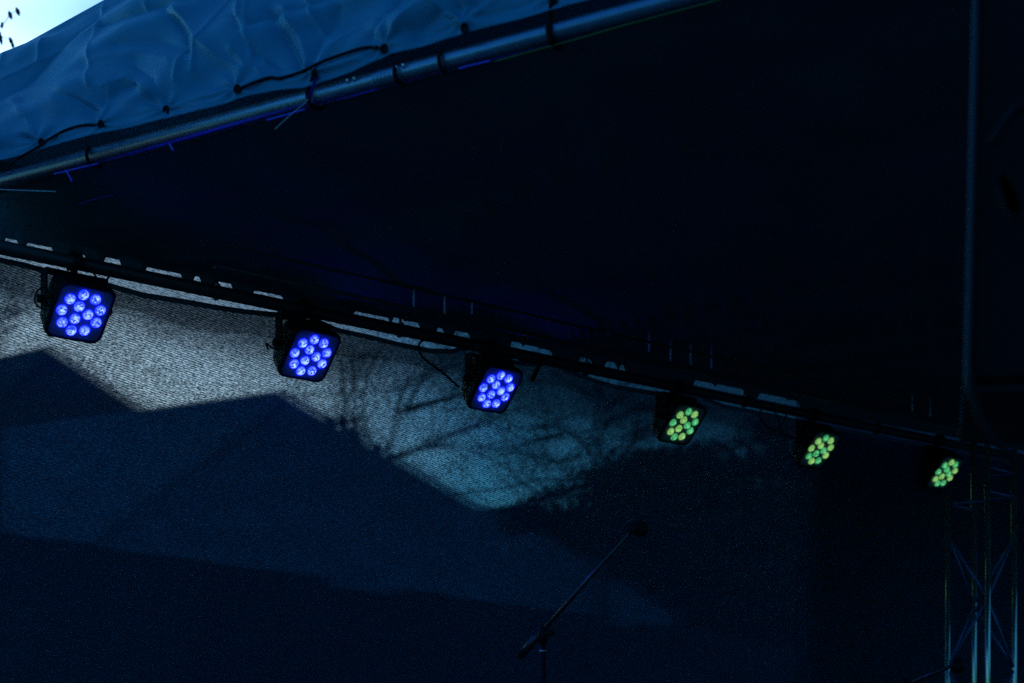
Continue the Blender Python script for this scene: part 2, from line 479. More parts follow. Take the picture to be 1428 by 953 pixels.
TENS = []
for px_ in (60, 143, 234, 333, 441, 538, 650, 773):
    a_ = on_pipe(px_, interp(hem, px_), .034)
    TENS.append(((a_ - PP).dot(PD), .05, px_ * 1.7))
NX, NY = 640, 170
xs = [-170 + (1100 + 170) * (i / NX) ** 1.0 for i in range(NX + 1)]
bm = bmesh.new()
grid = []
for i, px in enumerate(xs):
    a = on_pipe(px, interp(hem, px) + 1.2 * math.sin(px * .045) * (1 if px < 420 else .5), .034)
    pxt = px - 14
    b = on_pipe(pxt, interp(top, pxt), -.42)
    col = []
    s = (a - PP).dot(PD)
    for k in range(NY + 1):
        v = k / NY
        p = a.lerp(b, v)
        qx = px + (pxt - px) * v; qy = interp(hem, px) * (1 - v) + interp(top, pxt) * v
        up = (p - a).length
        body = min(1, max(0, (up - .055) / .10)); body = body * body * (3 - 2 * body)
        h = .05 * math.sin(math.pi * min(1, v * 1.05)) * 1.0
        h += body * (noise.noise((s * 2.1 + up * 1.4, up * 3.2, 3.1)) * .058 + noise.noise((s * 4.5 - up * 5, up * 6.5 + s * 2, 9.7)) * .016)
        for se, ue, ph in TENS:
            ddx, ddy = s - se, up - ue
            rr_ = math.hypot(ddx, ddy) + .02
            if rr_ < .6:
                th = math.atan2(ddy, ddx)
                h += .007 * math.exp(-rr_ / .20) * min(1, rr_ / .05) * math.sin(6.5 * th + ph) * min(1, max(0, up / .03))
        h += body * noise.noise((s * 1.2 - up * 5.2, up * 1.0 + s * 1.6, 11.0)) * .022
        h += body * noise.noise((s * 16 + up * 6, up * 18, 2.6)) * .0016
        h += (1 - body) * noise.noise((s * 9, up * 6, 4.2)) * .004
        if qx < 760 and qy > -40:
            for pl, amp, w in seg:
                q = dseg((qx, qy), pl)
                if q < w * 6:
                    h += amp * math.exp(-q / (w * 1.0)) * 1.7
        fade = 1 if v < .93 else max(0, (1 - v) / .07)
        col.append(bm.verts.new(p + PN * h * fade))
    # the sheet goes on over the roof, out of sight from below
    last = col[-1].co.copy()
    for q in (.15, .6, 1.4, 2.4):
        col.append(bm.verts.new(last - PN * q + UP * (.34 * min(q, .15) + .02 * q)))
    grid.append(col)
for i in range(NX):
    for k in range(NY + 4):
        bm.faces.new((grid[i][k], grid[i + 1][k], grid[i + 1][k + 1], grid[i][k + 1]))
tarp_bvh = BVHTree.FromBMesh(bm)
roof = thing('roof_tarp', 'creased blue tarpaulin laced along the slanting edge of the stage roof', 'tarp', (PP.x, PP.y, PIPE_Z))
bm.transform(Matrix.Translation(-roof.location))
sheet = mesh_obj('sheet', bm, M_tarp, roof)
sm = sheet.modifiers.new('thick', 'SOLIDIFY'); sm.thickness = .003


bm = bmesh.new()
fl = []
for k in range(60):
    x = -1.6 + 8.4 * k / 59
    fl.append([bm.verts.new(BARMAT @ Vector((x, .46 + .02 * math.sin(x * 5), z)) - roof.location) for z in (3.56, 3.7, 3.88)])
for A_, B_ in zip(fl, fl[1:]):
    for q in range(2): bm.faces.new((A_[q], B_[q], B_[q + 1], A_[q + 1]))
mesh_obj('rear_flap', bm, M_tarp, roof)


def cast(bvh, px, py):
    o_ = Vector((0, 0, EYE)); q = at(px, py, 1.0) - o_
    h, n, i, dist = bvh.ray_cast(o_, q.normalized(), 100)
    return h, n


def eyelet(px, py, bvh, parent, r0=.006, r1=.012, off=.004, hole=True):
    h, n = cast(bvh, px, py)
    if h is None: return None
    eye = Vector((0, 0, EYE))
    if n.dot(eye - h) < 0: n = -n
    if hole: n = (n + PN * 2.5 - UP * .3).normalized(); off += .003
    M = Matrix.Translation(h + n * off - parent.location) @ n.to_track_quat('Z', 'Y').to_matrix().to_4x4()
    bm = bmesh.new()
    rings = []
    for k in range(7):
        a = k / 6 * math.pi
        rings.append(circ((r0 + r1) / 2 - math.cos(a) * (r1 - r0) / 2, math.sin(a) * .003, 18))
    loft(bm, rings, M)
    e = mesh_obj('eyelet', bm, M_ring if not hole else M_black, parent)
    bm = bmesh.new()
    loft(bm, [circ(r0 + .001, -.001, 18), circ(r0 * .4, -.0012, 18)], M, cap1=True)
    mesh_obj('hole', bm, M_hole, e)
    return h + n * off


eyes = {}
for px, py in ((-60, 228), (60, 199), (143, 174), (234, 154), (333, 125), (441, 104), (538, 69), (650, 40), (773, 2), (900, -36)):
    eyes[px] = eyelet(px, py, tarp_bvh, roof, .0085, .0135)

# ------------------------------------------------------------------ roof lining (ceiling)
slits = [(8, 24, 331), (38, 72, 337.5), (103, 118, 351.5), (147, 167, 357.5), (205, 252, 371.5), (272, 278, 383.5), (302, 322, 391), (355, 393, 404),
         (420, 431, 418), (495, 541, 433), (549, 563, 441.5), (567, 583, 446), (611, 617, 456), (635, 653, 460), (682, 690, 472), (714, 727, 475),
         (732, 751, 479.5), (754, 768, 485), (810, 823, 497), (846, 858, 502.5), (866, 869, 507), (970, 994, 529), (1000, 1036, 534.5),
         (1060, 1096, 547), (1101, 1112, 556)]


def bar_y(px):
    return interp([(-60, 332), (50, 354), (250, 394), (550, 455), (840, 514), (1090, 562), (1400, 621)], px)


def edge_y(px):
    """height in the picture of the lining's rear hem: it lifts off the bar in places"""
    y = bar_y(px) + 3
    for a, b, yy in slits:
        if a - 5 < px < b + 5:
            c = min(1, (px - a + 5) / 5, (b + 5 - px) / 5)
            slope = yy + 1.5 + (px - a) * .2
            y = min(y, y * (1 - c) + slope * c)
    return y


NXc, NYc = 900, 50
bm = bmesh.new(); grid = []
for i in range(NXc + 1):
    f = i / NXc
    px = -45 + 1845 * f
    b0 = on_bar(px, bar_y(px) - 14.5, .035); b = b0; drop = on_bar(px, edge_y(px), .035) - b0
    s = -.08 + 5.2 * f ** 1.25
    a = PP + PD * s + UP * (PIPE_Z - .012) - PN * .012
    col = []
    for k in range(NYc + 1):
        v = k / NYc
        v = 1 - (1 - v) ** 2.2
        p = a.lerp(b, v)
        sag = .05 * math.sin(math.pi * v) * min(1, f * 4) * min(1, (a - b).length / 1.6)
        p = p + drop * max(0, 1 - (1 - v) * (a - b).length / .035)
        w = min(1, v * 6, (1 - v) * 8) * min(1, (a - b).length / 1.6) ** 1.5
        sag = .05 * math.sin(math.pi * v) * min(1, f * 4)
        q = Vector((p.x, p.y))
        a1 = p.dot(PD); a2 = p.dot(PN)
        h = noise.noise((a1 * .8, a2 * 4.0, 1.7)) * .030 + max(0, 1 - abs(noise.noise((a1 * .5, a2 * 2.6, 6.1))) * 4) ** 2 * .045 + noise.noise((a1 * 5, a2 * 7, 2.1)) * .004
        col.append(bm.verts.new(p - UP * (sag * .5 + h) * w))
    grid.append(col)
for i in range(NXc):
    for k in range(NYc):
        bm.faces.new((grid[i][k], grid[i + 1][k], grid[i + 1][k + 1], grid[i][k + 1]))
lin_bvh = BVHTree.FromBMesh(bm)
lining = thing('roof_lining', 'dark sagging cloth ceiling stretched under the stage roof', 'ceiling cloth', (PP.x, PP.y, PIPE_Z))
bm.transform(Matrix.Translation(-lining.location))
mesh_obj('sheet', bm, M_lining, lining)
for px, py in ((8, 288), (40, 314), (136, 331), (284, 204), (140, 231), (449, 150), (624, 98), (780, 66), (813, 69), (383, 381), (287, 360), (222, 346), (537, 417)):
    eyelet(px, py, lin_bvh, lining, .0045, .0085, .004, hole=False)

# ------------------------------------------------------------------ cords, ties and cables at the pipe
def cord(name, label, cat, pts, r, mat, group=None, k=6, n=8):
    P = spline(pts, k)
    c = P[0].copy()
    bm = bmesh.new(); tube(bm, [p - c for p in P], r, n)
    o = mesh_obj(name, bm, mat); o.location = c
    return tag(o, label, cat, group)


def ray_tarp(px, py, off):
    h, n = cast(tarp_bvh, px, py)
    if h is None: return on_pipe(px, py, .06)
    return h + (Vector((0, 0, EYE)) - h).normalized() * off


def dense(*ps):
    P = spline([Vector(p) for p in ps], 4)
    return [tuple(p) for p in P]


G = 'elastic cords lacing the tarp to the pipe'
pts = [ray_tarp(x, y, o_) for x, y, o_ in dense((333, 126, .008), (341, 121, .012), (358, 114, .012), (376, 108.5, .012), (392, 109, .013), (418, 101, .014), (450, 86, .014), (480, 75, .014), (505, 67.5, .012), (525, 66.5, .012), (536, 70, .008))]
cord('bungee', 'long black elastic cord wavering across the middle of the blue tarp', 'cord', pts, .0044, M_cord, G)
pts = [on_pipe(10, 232, .05), on_pipe(32, 217, .055)] + [ray_tarp(x, y, .012) for x, y in ((52, 206), (72, 192), (92, 181.5), (112, 175.5), (130, 174.5), (142, 175))]
cord('bungee', 'short black elastic cord curving over the lower left corner of the blue tarp', 'cord', pts, .0038, M_cord, G)


def loop(px, eye_px, low, label, r=.0055):
    """a cord from the tarp's eyelet, round the pipe, down to an eyelet of the lining"""
    q = on_pipe(px, pipe_y(px)); q.z = PIPE_Z
    e = eyes.get(eye_px) if eye_px is not None else None
    P = []
    if e is not None: P.append(e + PN * .004)
    P += [q + PN * .020 + UP * .024, q + PN * .031 + UP * .006 + PD * .001, q + PN * .029 - UP * .014 + PD * .002, q + PN * .016 - UP * .029 + PD * .003]
    if low:
        h, n = cast(lin_bvh, *low)
        if h is not None: P.append(h - UP * .005)
    else:
        P += [q - PN * .01 - UP * .029 + PD * .003, q - PN * .028 - UP * .005, q - PN * .02 + UP * .024]
    cord('elastic_tie', label, 'tie', P, r, M_cord, G)


loop(131, None, (140, 231), 'thin black tie round the pipe at its left end beside the violet strip')
loop(438, 441, (449, 150), 'black elastic tie round the pipe where the violet strap hangs')
loop(559, None, None, 'black tie round the pipe on the ribbed sleeve')
loop(621, None, (624, 98), 'black tie round the pipe just right of the ribbed sleeve')
loop(773, 773, (780, 66), 'thick black tie round the pipe near the top of the photo', .008)

cord('power_cable', 'thin black cable hugging the underside of the steel pipe', 'cable',
     [on_pipe(x, y, .012) for x, y in ((-60, 286), (0, 268.5), (75, 243.5), (135, 229), (220, 210), (300, 188), (370, 168.5), (425, 153.5), (500, 134), (560, 119), (640, 97), (690, 84))], .0028, M_rubber)
GV = 'violet plastic tie strips along the pipe'
for lab, pp in (('violet plastic strip along the underside of the pipe at its left end', ((76, 243), (95, 238.5), (115, 233.5), (137, 228.5))),
                ('violet plastic strip along the underside of the pipe below the strap', ((372, 168), (390, 163), (408, 158), (426, 152.5))),
                ('dim violet plastic strip under the pipe right of the ribbed sleeve', ((640, 96), (655, 92), (672, 88), (684, 85)))):
    cord('tie_strip', lab, 'tie strip', [on_pipe(x, y, .018) for x, y in pp], .0028, M_blue_glint, GV)  # each strip stands in for a blue-lit piece of the black cable
cord('lime_cable', 'thin lime green cable along the pipe at the top of the photo', 'cable',
     [on_pipe(x, y, .012) for x, y in ((690, 86), (800, 56), (870, 36), (940, 17), (1010, -2), (1080, -22))], .0022, M_green_glint)
GZ = 'plastic cable ties'
cord('cable_tie', 'violet cable tie end poking down under the left end of the pipe', 'cable tie', [on_pipe(92, 238, .018), on_pipe(95, 243, .02), on_pipe(98, 248, .02), on_pipe(101, 254, .02)], .0028, M_blue_glint, GZ)
cord('cable_tie', 'small violet cable tie stub under the pipe, right of the left end', 'cable tie', [on_pipe(236, 201, .02), on_pipe(239, 205, .02), on_pipe(242, 211, .02)], .003, M_blue_glint, GZ)
cord('cable_tie', 'pale nylon cable tie tail crossing the violet strip below the strap', 'cable tie', [on_pipe(431, 137, .036), on_pipe(424, 145, .036), on_pipe(412, 155, .034), on_pipe(398, 167, .032), on_pipe(384, 180, .03)], .0012, M_clear, GZ)
bm = bmesh.new()
P = [on_pipe(x, y, o_) for x, y, o_ in ((441, 108, .052), (438, 117, .050), (435, 125, .046), (433, 132, .042), (431, 139, .036))]
vs = []
for p in P:
    vs.append([bm.verts.new(p + PD * s) for s in (-.007, .007)])
for a, b in zip(vs, vs[1:]):
    bm.faces.new((a[0], a[1], b[1], b[0]))
bmesh.ops.solidify(bm, geom=bm.faces[:], thickness=.003)
tag(mesh_obj('strap', bm, M_blue_glint), 'short violet strap hanging from the tarp over the pipe', 'strap')
cord('rope', 'thin taut rope reaching the pipe from the left edge of the photo', 'rope', [on_pipe(-90, 260, .03), on_pipe(0, 264.5, .03), on_pipe(78, 267.5, .0)], .0016, M_clear)
h1, _ = cast(lin_bvh, 108, 281); h2, _ = cast(lin_bvh, 130, 274); h3, _ = cast(lin_bvh, 160, 267)
cord('lining_cord', 'faint violet cord stretched on the ceiling cloth below the pipe', 'cord', [h - UP * .01 for h in (h1, h2, h3)], .0016, M_blue_glint)

# ------------------------------------------------------------------ lighting bar
BZ = EYE + 1.578
bar = thing('lighting_bar', 'dark tube with stage lights hanging from it along the back of the stage', 'lighting bar', tuple(BARMAT @ Vector((0, .039, BZ))), rotz=ANG)
bm = bmesh.new(); tube(bm, [(-.62, 0, 0), (6.2, 0, 0)], .0235, 20); mesh_obj('tube', bm, M_bar, bar)
for x in (.55, 1.38, 2.4, 3.45, 4.5):
    bm = bmesh.new()
    tube(bm, [(x, .0, .0), (x + .01, .012, .05), (x + .01, .015, .10)], .006, 8)
    tube(bm, [(x + .025 * math.cos(a) * 0, .027 * math.cos(a), .027 * math.sin(a)) for a in [k / 14 * 2 * math.pi for k in range(14)]], .005, 6, closed=True)
    mesh_obj('tie_hook', bm, M_bar, bar)
for x0, nm in ((-.60, 'left'), (6.15, 'right')):
    w = BARMAT @ Vector((x0, .06, 0))
    tg = thing('support_pole', 'dark upright pole carrying the %s end of the lighting bar' % nm, 'pole', (w.x, w.y, .60))
    bm = bmesh.new(); tube(bm, [(0, 0, .01), (0, 0, BZ - .60 + .12)], .03, 16); mesh_obj('tube', bm, M_bar, tg)
    bm = bmesh.new(); box(bm, (-.12, -.12, 0), (.12, .12, .012), bevel=.003); mesh_obj('base_plate', bm, M_bar, tg)
w = PP - PD * .7
tg = thing('roof_post', 'steel post at the left corner holding up the roof pipe', 'post', (w.x, w.y, 0))
bm = bmesh.new(); tube(bm, [(0, 0, .01), (0, 0, PIPE_Z - .02)], .024, 16); mesh_obj('tube', bm, M_steel, tg)
bm = bmesh.new(); box(bm, (-.1, -.1, 0), (.1, .1, .012), bevel=.003); mesh_obj('base_plate', bm, M_steel, tg)

# ladder beam just in front of the bar
LB = -.40
beam = thing('roof_beam', 'thin lattice beam with pale upright rods under the dark ceiling', 'beam', tuple(on_bar(600, 430, LB)), rotz=ANG)
binv = (Matrix.Translation(beam.location) @ Matrix.Rotation(ANG, 4, 'Z')).inverted()
rods = [(577, 398, 428), (620, 396, 440), (658, 388, 438), (905, 462, 491), (935, 473, 504), (963, 452, 509), (992, 457, 515), (1272, 549, 574), (1297, 552, 582), (1340, 556, 590)]
for px, y0, y1 in rods:
    a, b = on_bar(px, y0, LB), on_bar(px, y1, LB)
    h, n = cast(lin_bvh, px, (y0 + y1) / 2)
    a.z = min(a.z, 3.30)
    bm = bmesh.new(); tube(bm, [binv @ a, binv @ b], .0042, 10); mesh_obj('rod', bm, M_clear, beam)  # pale colour stands in for highlights on the metal uprights
bm = bmesh.new()
pa = [binv @ (on_bar(px, bar_y(px) - 27, LB)) for px in (300, 700, 1000, 1420)]
tube(bm, [Vector((pa[0].x, pa[0].y, pa[1].z)), Vector((pa[3].x, pa[3].y, pa[1].z))], .008, 10)
mesh_obj('chord', bm, M_bar, beam)
bm = bmesh.new()
tube(bm, [Vector((pa[0].x, pa[0].y, pa[1].z + .075)), Vector((pa[3].x, pa[3].y, pa[1].z + .075))], .006, 10)
mesh_obj('chord', bm, M_bar, beam)

# ------------------------------------------------------------------ nets at the back
def local_sheet(cols, rows, fn):
    """grid in the bar's frame; fn(i, k) gives a world point"""
    bm = bmesh.new(); g = []
    for i in range(cols + 1):
        g.append([bm.verts.new(BARINV @ fn(i / cols, k / rows)) for k in range(rows + 1)])
    for i in range(cols):
        for k in range(rows):
            bm.faces.new((g[i][k], g[i + 1][k], g[i + 1][k + 1], g[i][k + 1]))
    return bm


hemline = [(-200, 322), (-60, 347), (-10, 357), (30, 365), (60, 373), (100, 383), (150, 394), (200, 408), (262, 418), (300, 425), (340, 431), (380, 435), (412, 436), (424, 434), (436, 441), (470, 457), (520, 468),
           (560, 478), (600, 486), (630, 487), (648, 482), (662, 482), (672, 488), (700, 497), (720, 502.5), (745, 505), (760, 503), (778, 506), (800, 517), (830, 528.5), (860, 537), (910, 545), (945, 548.5), (962, 545), (972, 546), (985, 554), (1010, 564), (1060, 573.5), (1105, 583), (1150, 592), (1500, 660)]


def scrim_pt(f, v, off=.10, drop=None):
    px = -190 + 2100 * f
    a = on_bar(px, interp(hemline, px), off)
    l = BARINV @ a
    bot = .62 if drop is None else l.z - drop(px)
    z = l.z + (bot - l.z) * v
    wob = noise.noise((l.x * 1.6, z * .6, 2.0)) * .05 + noise.noise((l.x * 4.5, z * 1.2, 7.0)) * .014
    return BARMAT @ Vector((l.x, l.y + wob * min(1, v * 3 if drop is None else 0), z))


scrim = thing('mesh_backdrop', 'fine see-through mesh backdrop drooping below the lighting bar', 'mesh backdrop', (P1.x, P1.y, 0), rotz=ANG)
bm = local_sheet(420, 40, lambda f, v: scrim_pt(f, v)); mesh_obj('mesh_sheet', bm, M_scrim, scrim)
bm = local_sheet(420, 2, lambda f, v: scrim_pt(f, v, .097, lambda px: .020)); mesh_obj('hem', bm, M_lining, scrim)
bm = local_sheet(420, 6, lambda f, v: scrim_pt(f, v, .125, lambda px: .10 + .05 * noise.noise((px * .008, 0, 0)))); mesh_obj('fold', bm, M_flap, scrim)
rear = thing('rear_net', 'coarser net hung behind the mesh backdrop, showing in the gap above its hem', 'net', (P1.x, P1.y, 0), rotz=ANG)


def rear_pt(f, v):
    l = Vector((-1.2 + 8.2 * f, .34, 3.62 - 3.02 * v))
    return BARMAT @ Vector((l.x, l.y + noise.noise((l.x * 1.1, l.z * .8, 5)) * .03, l.z))


ns = mesh_obj('net_sheet', local_sheet(80, 30, rear_pt), M_rear, rear)


def face_way(o, sign):
    """turn a hanging sheet's normals towards (-1) or away from (+1) the audience"""
    me = o.data
    if sum(p.normal.y for p in me.polygons) * sign < 0:
        me.flip_normals()


face_way(ns, 1)
face_way(bpy.data.objects['mesh_sheet'], -1)
dr = thing('stage_drape', 'plain black drape closing the right part of the stage back', 'drape', (P1.x, P1.y, 0), rotz=ANG)
x0 = (BARINV @ on_bar(1112, 575, .20)).x


def drape_pt(f, v):
    x = x0 + 3.0 * f
    return BARMAT @ Vector((x, .20 + .03 * math.sin(x * 22) * min(1, .3 + v), 3.50 - 2.88 * v))


mesh_obj('cloth', local_sheet(160, 6, drape_pt), M_drape, dr)

# ------------------------------------------------------------------ LED par cans
TILT = R(41)
nrm = Vector((0, -math.cos(TILT), -math.sin(TILT)))        # beam, in the bar's frame
ee = Vector((0, -math.sin(TILT), math.cos(TILT)))
FM = Matrix(((1, 0, 0), (0, ee.y, ee.z), (0, nrm.y, nrm.z))).transposed().to_4x4()   # columns: x, up-face, beam
FM.translation = nrm * .052
cache = {}


def cached(key, make):
    if key not in cache:
        bm = bmesh.new(); make(bm)
        bmesh.ops.recalc_face_normals(bm, faces=bm.faces[:])
        me = bpy.data.meshes.new(key); bm.to_mesh(me); bm.free()
        for p in me.polygons: p.use_smooth = key != 'yoke'
        cache[key] = me
    return cache[key]


def mk_housing(bm):
    loft(bm, [rsquare(.092, .026, .002), rsquare(.094, .028, .007), rsquare(.101, .032, .007), rsquare(.104, .034, .001), rsquare(.104, .034, -.018), rsquare(.099, .034, -.024),
              rsquare(.099, .034, -.050), rsquare(.094, .034, -.080), rsquare(.078, .034, -.112), rsquare(.070, .03, -.128), rsquare(.03, .02, -.133)], FM, cap1=True)


def mk_plate(bm):
    loft(bm, [rsquare(.0935, .027, .0025), rsquare(.05, .027, .0025), rsquare(.02, .012, .0025)], FM, cap1=True)


def mk_lens(bm):
    rings = [circ(.0182, -.001, 20), circ(.0182, .002, 20)]
    for k in range(1, 6):
        a = k / 6 * math.pi / 2
        rings.append(circ(.0168 * math.cos(a), .002 + .0105 * math.sin(a), 20))
    loft(bm, rings, FM.to_3x3().to_4x4(), cap1=True)


def mk_yoke(bm):
    for s in (-1, 1):
        box(bm, (s * .110 - .003, -.021, -.024), (s * .110 + .003, .021, .098), bevel=.0006)
    box(bm, (-.113, -.021, .0981), (.113, .021, .103), bevel=.0006)


def mk_clamp(bm):
    pts = []
    for k in range(13):
        a = -math.pi * .75 + k / 12 * math.pi * 1.5
        pts.append((0, math.sin(a) * .030, .1415 + math.cos(a) * .030))
    for s in (-.012, 0, .012):
        tube(bm, [(s, p[1], p[2]) for p in pts], .0065, 8)
    tube(bm, [(0, 0, .100), (0, 0, .115)], .010, 10)


def mk_knob(bm):
    tube(bm, [(-.002, 0, 0), (.004, 0, 0), (.005, 0, 0), (.020, 0, 0)], [.007, .007, .014, .014], 10)


def mk_socket(bm):
    vs = box(bm, (-.03, -.014, -.150), (.03, .014, -.126), FM, bevel=.003)


ring = [(.068, R(20 + 40 * k)) for k in range(9)] + [(.0265, R(120 * k)) for k in range(3)]
cols = {'b': [0] * 12}
pars = [
    (112, 'b', None, 'blue-glowing LED par can at the far left, largest of the row of stage lights'),
    (432, 'b', None, 'blue-glowing LED par can hanging above the peak of the pale house roof'),
    (691, 'b', None, 'blue-glowing LED par can with a thin cable looping up from its left side'),
    (952, 'g', 'gygygygyggyy', 'green and yellow LED par can hanging nearest to the blue ones'),
    (1143, 'g', 'yygyygygygyg', 'green and yellow LED par can, the middle one of the three green lights'),
    (1318, 'g', 'ygyggyggyggy', 'green LED par can above the truss tower, smallest and rightmost of the lights'),
]
order9 = [1, 0, 8, 7, 6, 5, 4, 3, 2]
for i, (px, colr, pat, lab) in enumerate(pars):
    D = 5.5 * 66 / (66 - .0208 * (px - 112))
    face = at(px, 1023 - 1.4045 / D * F, D)
    b = BARINV @ face
    piv = BARMAT @ Vector((b.x, b.y + .052 * math.cos(TILT), b.z + .052 * math.sin(TILT)))
    # the yoke hangs the can a fixed way under the bar
    piv.z = BZ - .1415
    g = thing('par_light', lab, 'stage light', piv, 'LED par cans along the lighting bar', ANG)
    hs = link_mesh('housing', cached('housing', mk_housing), M_black, g)
    pl = link_mesh('face_plate', cached('face_plate', mk_plate), M_plate, g)
    for q, (rr, a) in enumerate(ring):
        mat = M_lens_blue if colr == 'b' else (M_lens_green if pat[q] == 'g' else M_lens_yellow)
        ln = link_mesh('lens', cached('lens', mk_lens), mat, pl)
        ln.location = FM @ Vector((rr * math.cos(a), rr * math.sin(a), .003))
    link_mesh('yoke', cached('yoke', mk_yoke), M_black, g)
    link_mesh('clamp', cached('clamp', mk_clamp), M_black, g)
    for sd in (-1, 1):
        kn = link_mesh('knob', cached('knob', mk_knob), M_black, g); kn.location = (sd * .113, 0, 0); kn.rotation_euler = (0, 0, 0 if sd > 0 else math.pi)
    link_mesh('power_socket', cached('power_socket', mk_socket), M_black, g)
    if colr == 'b':
        l_ = bpy.data.lights.new('par_beam', 'SPOT'); lo = bpy.data.objects.new('par_beam', l_); C.objects.link(lo)
        l_.energy = 4; l_.color = (.04, .06, 1); l_.spot_size = R(60); l_.spot_blend = .6; l_.shadow_soft_size = .06
        lo.parent = g; lo.location = nrm * .09
        lo.rotation_euler = (-nrm).to_track_quat('Z', 'Y').to_euler()

GC = 'thin black cables at the stage lights'
cord('light_cable', 'thin black cable looping from the bar down to the third blue light', 'cable', [on_bar(x, y, .02) for x, y in ((612, 474), (598, 473), (587, 477), (584, 486), (590, 499), (604, 510), (620, 522), (631, 532), (640, 540))], .0045, M_rubber, GC)
cord('light_cable', 'black cable coiled in a round loop left of the middle green light', 'cable', [on_bar(x, y, .03) for x, y in ((1100, 566), (1095, 583), (1084, 600), (1070, 596), (1060, 583), (1060, 573), (1069, 568), (1079, 573), (1086, 586), (1088, 601), (1100, 610), (1125, 612))], .004, M_rubber, GC)
cord('light_cable', 'short black cable between the bar and the top of the leftmost blue light', 'cable', [on_bar(x, y, .0) for x, y in ((128, 372), (131, 382), (138, 390), (146, 392), (152, 386), (156, 377))], .0035, M_rubber, GC)
cord('safety_loop', 'small dark wire loop at the left side of the leftmost blue light', 'wire loop', [on_bar(x, y, .02) for x, y in ((62, 400), (53, 405), (48.5, 415), (50, 424), (57, 430), (66, 432))], .003, M_rubber)
cord('light_cable', 'short black cable end sticking out left of the second blue light', 'cable', [on_bar(x, y, .02) for x, y in ((388, 487), (379, 485), (371, 479), (374, 487))], .0035, M_rubber, GC)
cord('light_cable', 'black cable draped along the bar above the second blue light', 'cable', [on_bar(x, y, -.03) for x, y in ((384, 425), (392, 440), (405, 437), (420, 436), (436, 441), (445, 449))], .0035, M_rubber, GC)
cord('hanging_strap', 'short dark strap end dangling from the bar right of the third blue light', 'strap', [on_bar(x, y, .02) for x, y in ((757, 500), (752, 510), (746, 522), (742, 531))], .010, M_rubber)

# ------------------------------------------------------------------ truss tower
TD = 8.15
tc_ = at(1367.5, 1023, TD)
tw = thing('truss_tower', 'aluminium truss tower with crossed braces standing at the right of the stage', 'truss tower', (tc_.x, tc_.y, .60))
zt = lambda py: (1023 - py) / F * TD + EYE - .60
rr = 47.5 / F * TD
cor = []
for q, (px, top_y) in enumerate(((1321, 692), (1358, 604), (1414, 626), (1377, 604))):
    dx = (px - 1367.5) / F * TD
    dy = math.sqrt(max(0, rr * rr - dx * dx)) * (1 if q in (1,) else -1)
    if q == 0: dy = -rr * .2
    if q == 2: dy = rr * .2
    dx2 = dx + dy * (px - 714) / F
    cor.append((Vector((dx2, dy, 0)), zt(top_y)))
for c, z1 in cor:
    bm = bmesh.new(); tube(bm, [c + UP * .01, c + UP * z1], .0145, 14); mesh_obj('chord', bm, M_chord, tw)
step = .33
for q in range(4):
    a, b = cor[q][0], cor[(q + 1) % 4][0]
    z = .05; f = q % 2
    zmax = zt(700)
    while z + step < zmax + .1:
        p0 = (a if f == 0 else b) + UP * z; p1 = (b if f == 0 else a) + UP * (z + step)
        bm = bmesh.new(); tube(bm, [p0, p1], .008, 8); mesh_obj('brace', bm, M_brace, tw)
        z += step; f = 1 - f
    for py in ((692, 659) if q in (1, 2) else (705,)):
        bm = bmesh.new(); tube(bm, [a + UP * zt(py), b + UP * zt(py)], .008, 8); mesh_obj('ring_bar', bm, M_brace, tw)
bm = bmesh.new(); box(bm, (-.3, -.3, 0), (.3, .3, .012), bevel=.003); mesh_obj('base_plate', bm, M_alu, tw)

# ------------------------------------------------------------------ microphone stands
def mic_stand(label, D, pivot, tip, tail, mic_dir, mlabel):
    pv = at(*pivot, D); w = Vector((pv.x, pv.y, .60))
    s = thing('microphone_stand', label, 'microphone stand', w)
    q = lambda p: Vector(p) - w
    bm = bmesh.new(); tube(bm, [(0, 0, .04), (0, 0, .75)], .0125, 12); tube(bm, [(0, 0, .70), q(pv)], .009, 12); mesh_obj('pole', bm, M_rubber, s)
    bm = bmesh.new(); tube(bm, [(0, 0, .69), (0, 0, .70), (0, 0, .755), (0, 0, .765)], [.013, .018, .018, .013], 14); mesh_obj('clutch', bm, M_rubber, s)
    for k in range(3):
        a = k * 2.094 + .4
        bm = bmesh.new(); tube(bm, [(0, 0, .16), (math.cos(a) * .16, math.sin(a) * .16, .06), (math.cos(a) * .30, math.sin(a) * .30, .012)], .0075, 8); mesh_obj('leg', bm, M_rubber, s)
    tp, tl = at(*tip, D - .25), at(*tail, D + .1)
    bm = bmesh.new(); tube(bm, [q(tl), q(tl.lerp(tp, .5)), q(tp)], .0065, 12); mesh_obj('boom', bm, M_boom, s)
    bm = bmesh.new(); dv = (tp - tl).normalized(); tube(bm, [q(tl - dv * .02), q(tl + dv * .09)], .013, 12); mesh_obj('counterweight', bm, M_boom, s)
    bm = bmesh.new(); tube(bm, [q(pv) - UP * .03, q(pv) + UP * .02], .016, 12); tube(bm, [q(pv) - H * .02, q(pv) + H * .045], .009, 10); mesh_obj('joint', bm, M_rubber, s)
    bm = bmesh.new(); tube(bm, [q(pv) - UP * .055, q(pv) - UP * .050], .0115, 14); mesh_obj('collar', bm, M_ring, s)
    md = Vector(mic_dir).normalized()
    mw = thing('microphone', mlabel, 'microphone', tp)
    bm = bmesh.new(); tube(bm, [(0, 0, 0), md * .10, md * .125], [.0105, .015, .017], 14); mesh_obj('handle', bm, M_rubber, mw)
    bm = bmesh.new(); tube(bm, [md * .124, md * .132, md * .15, md * .165, md * .174], [.019, .0235, .0245, .019, .006], 16); mesh_obj('grille', bm, M_rubber, mw)
    bm = bmesh.new(); tube(bm, [-md * .005, md * .05], .0175, 12); mesh_obj('clip', bm, M_rubber, mw)


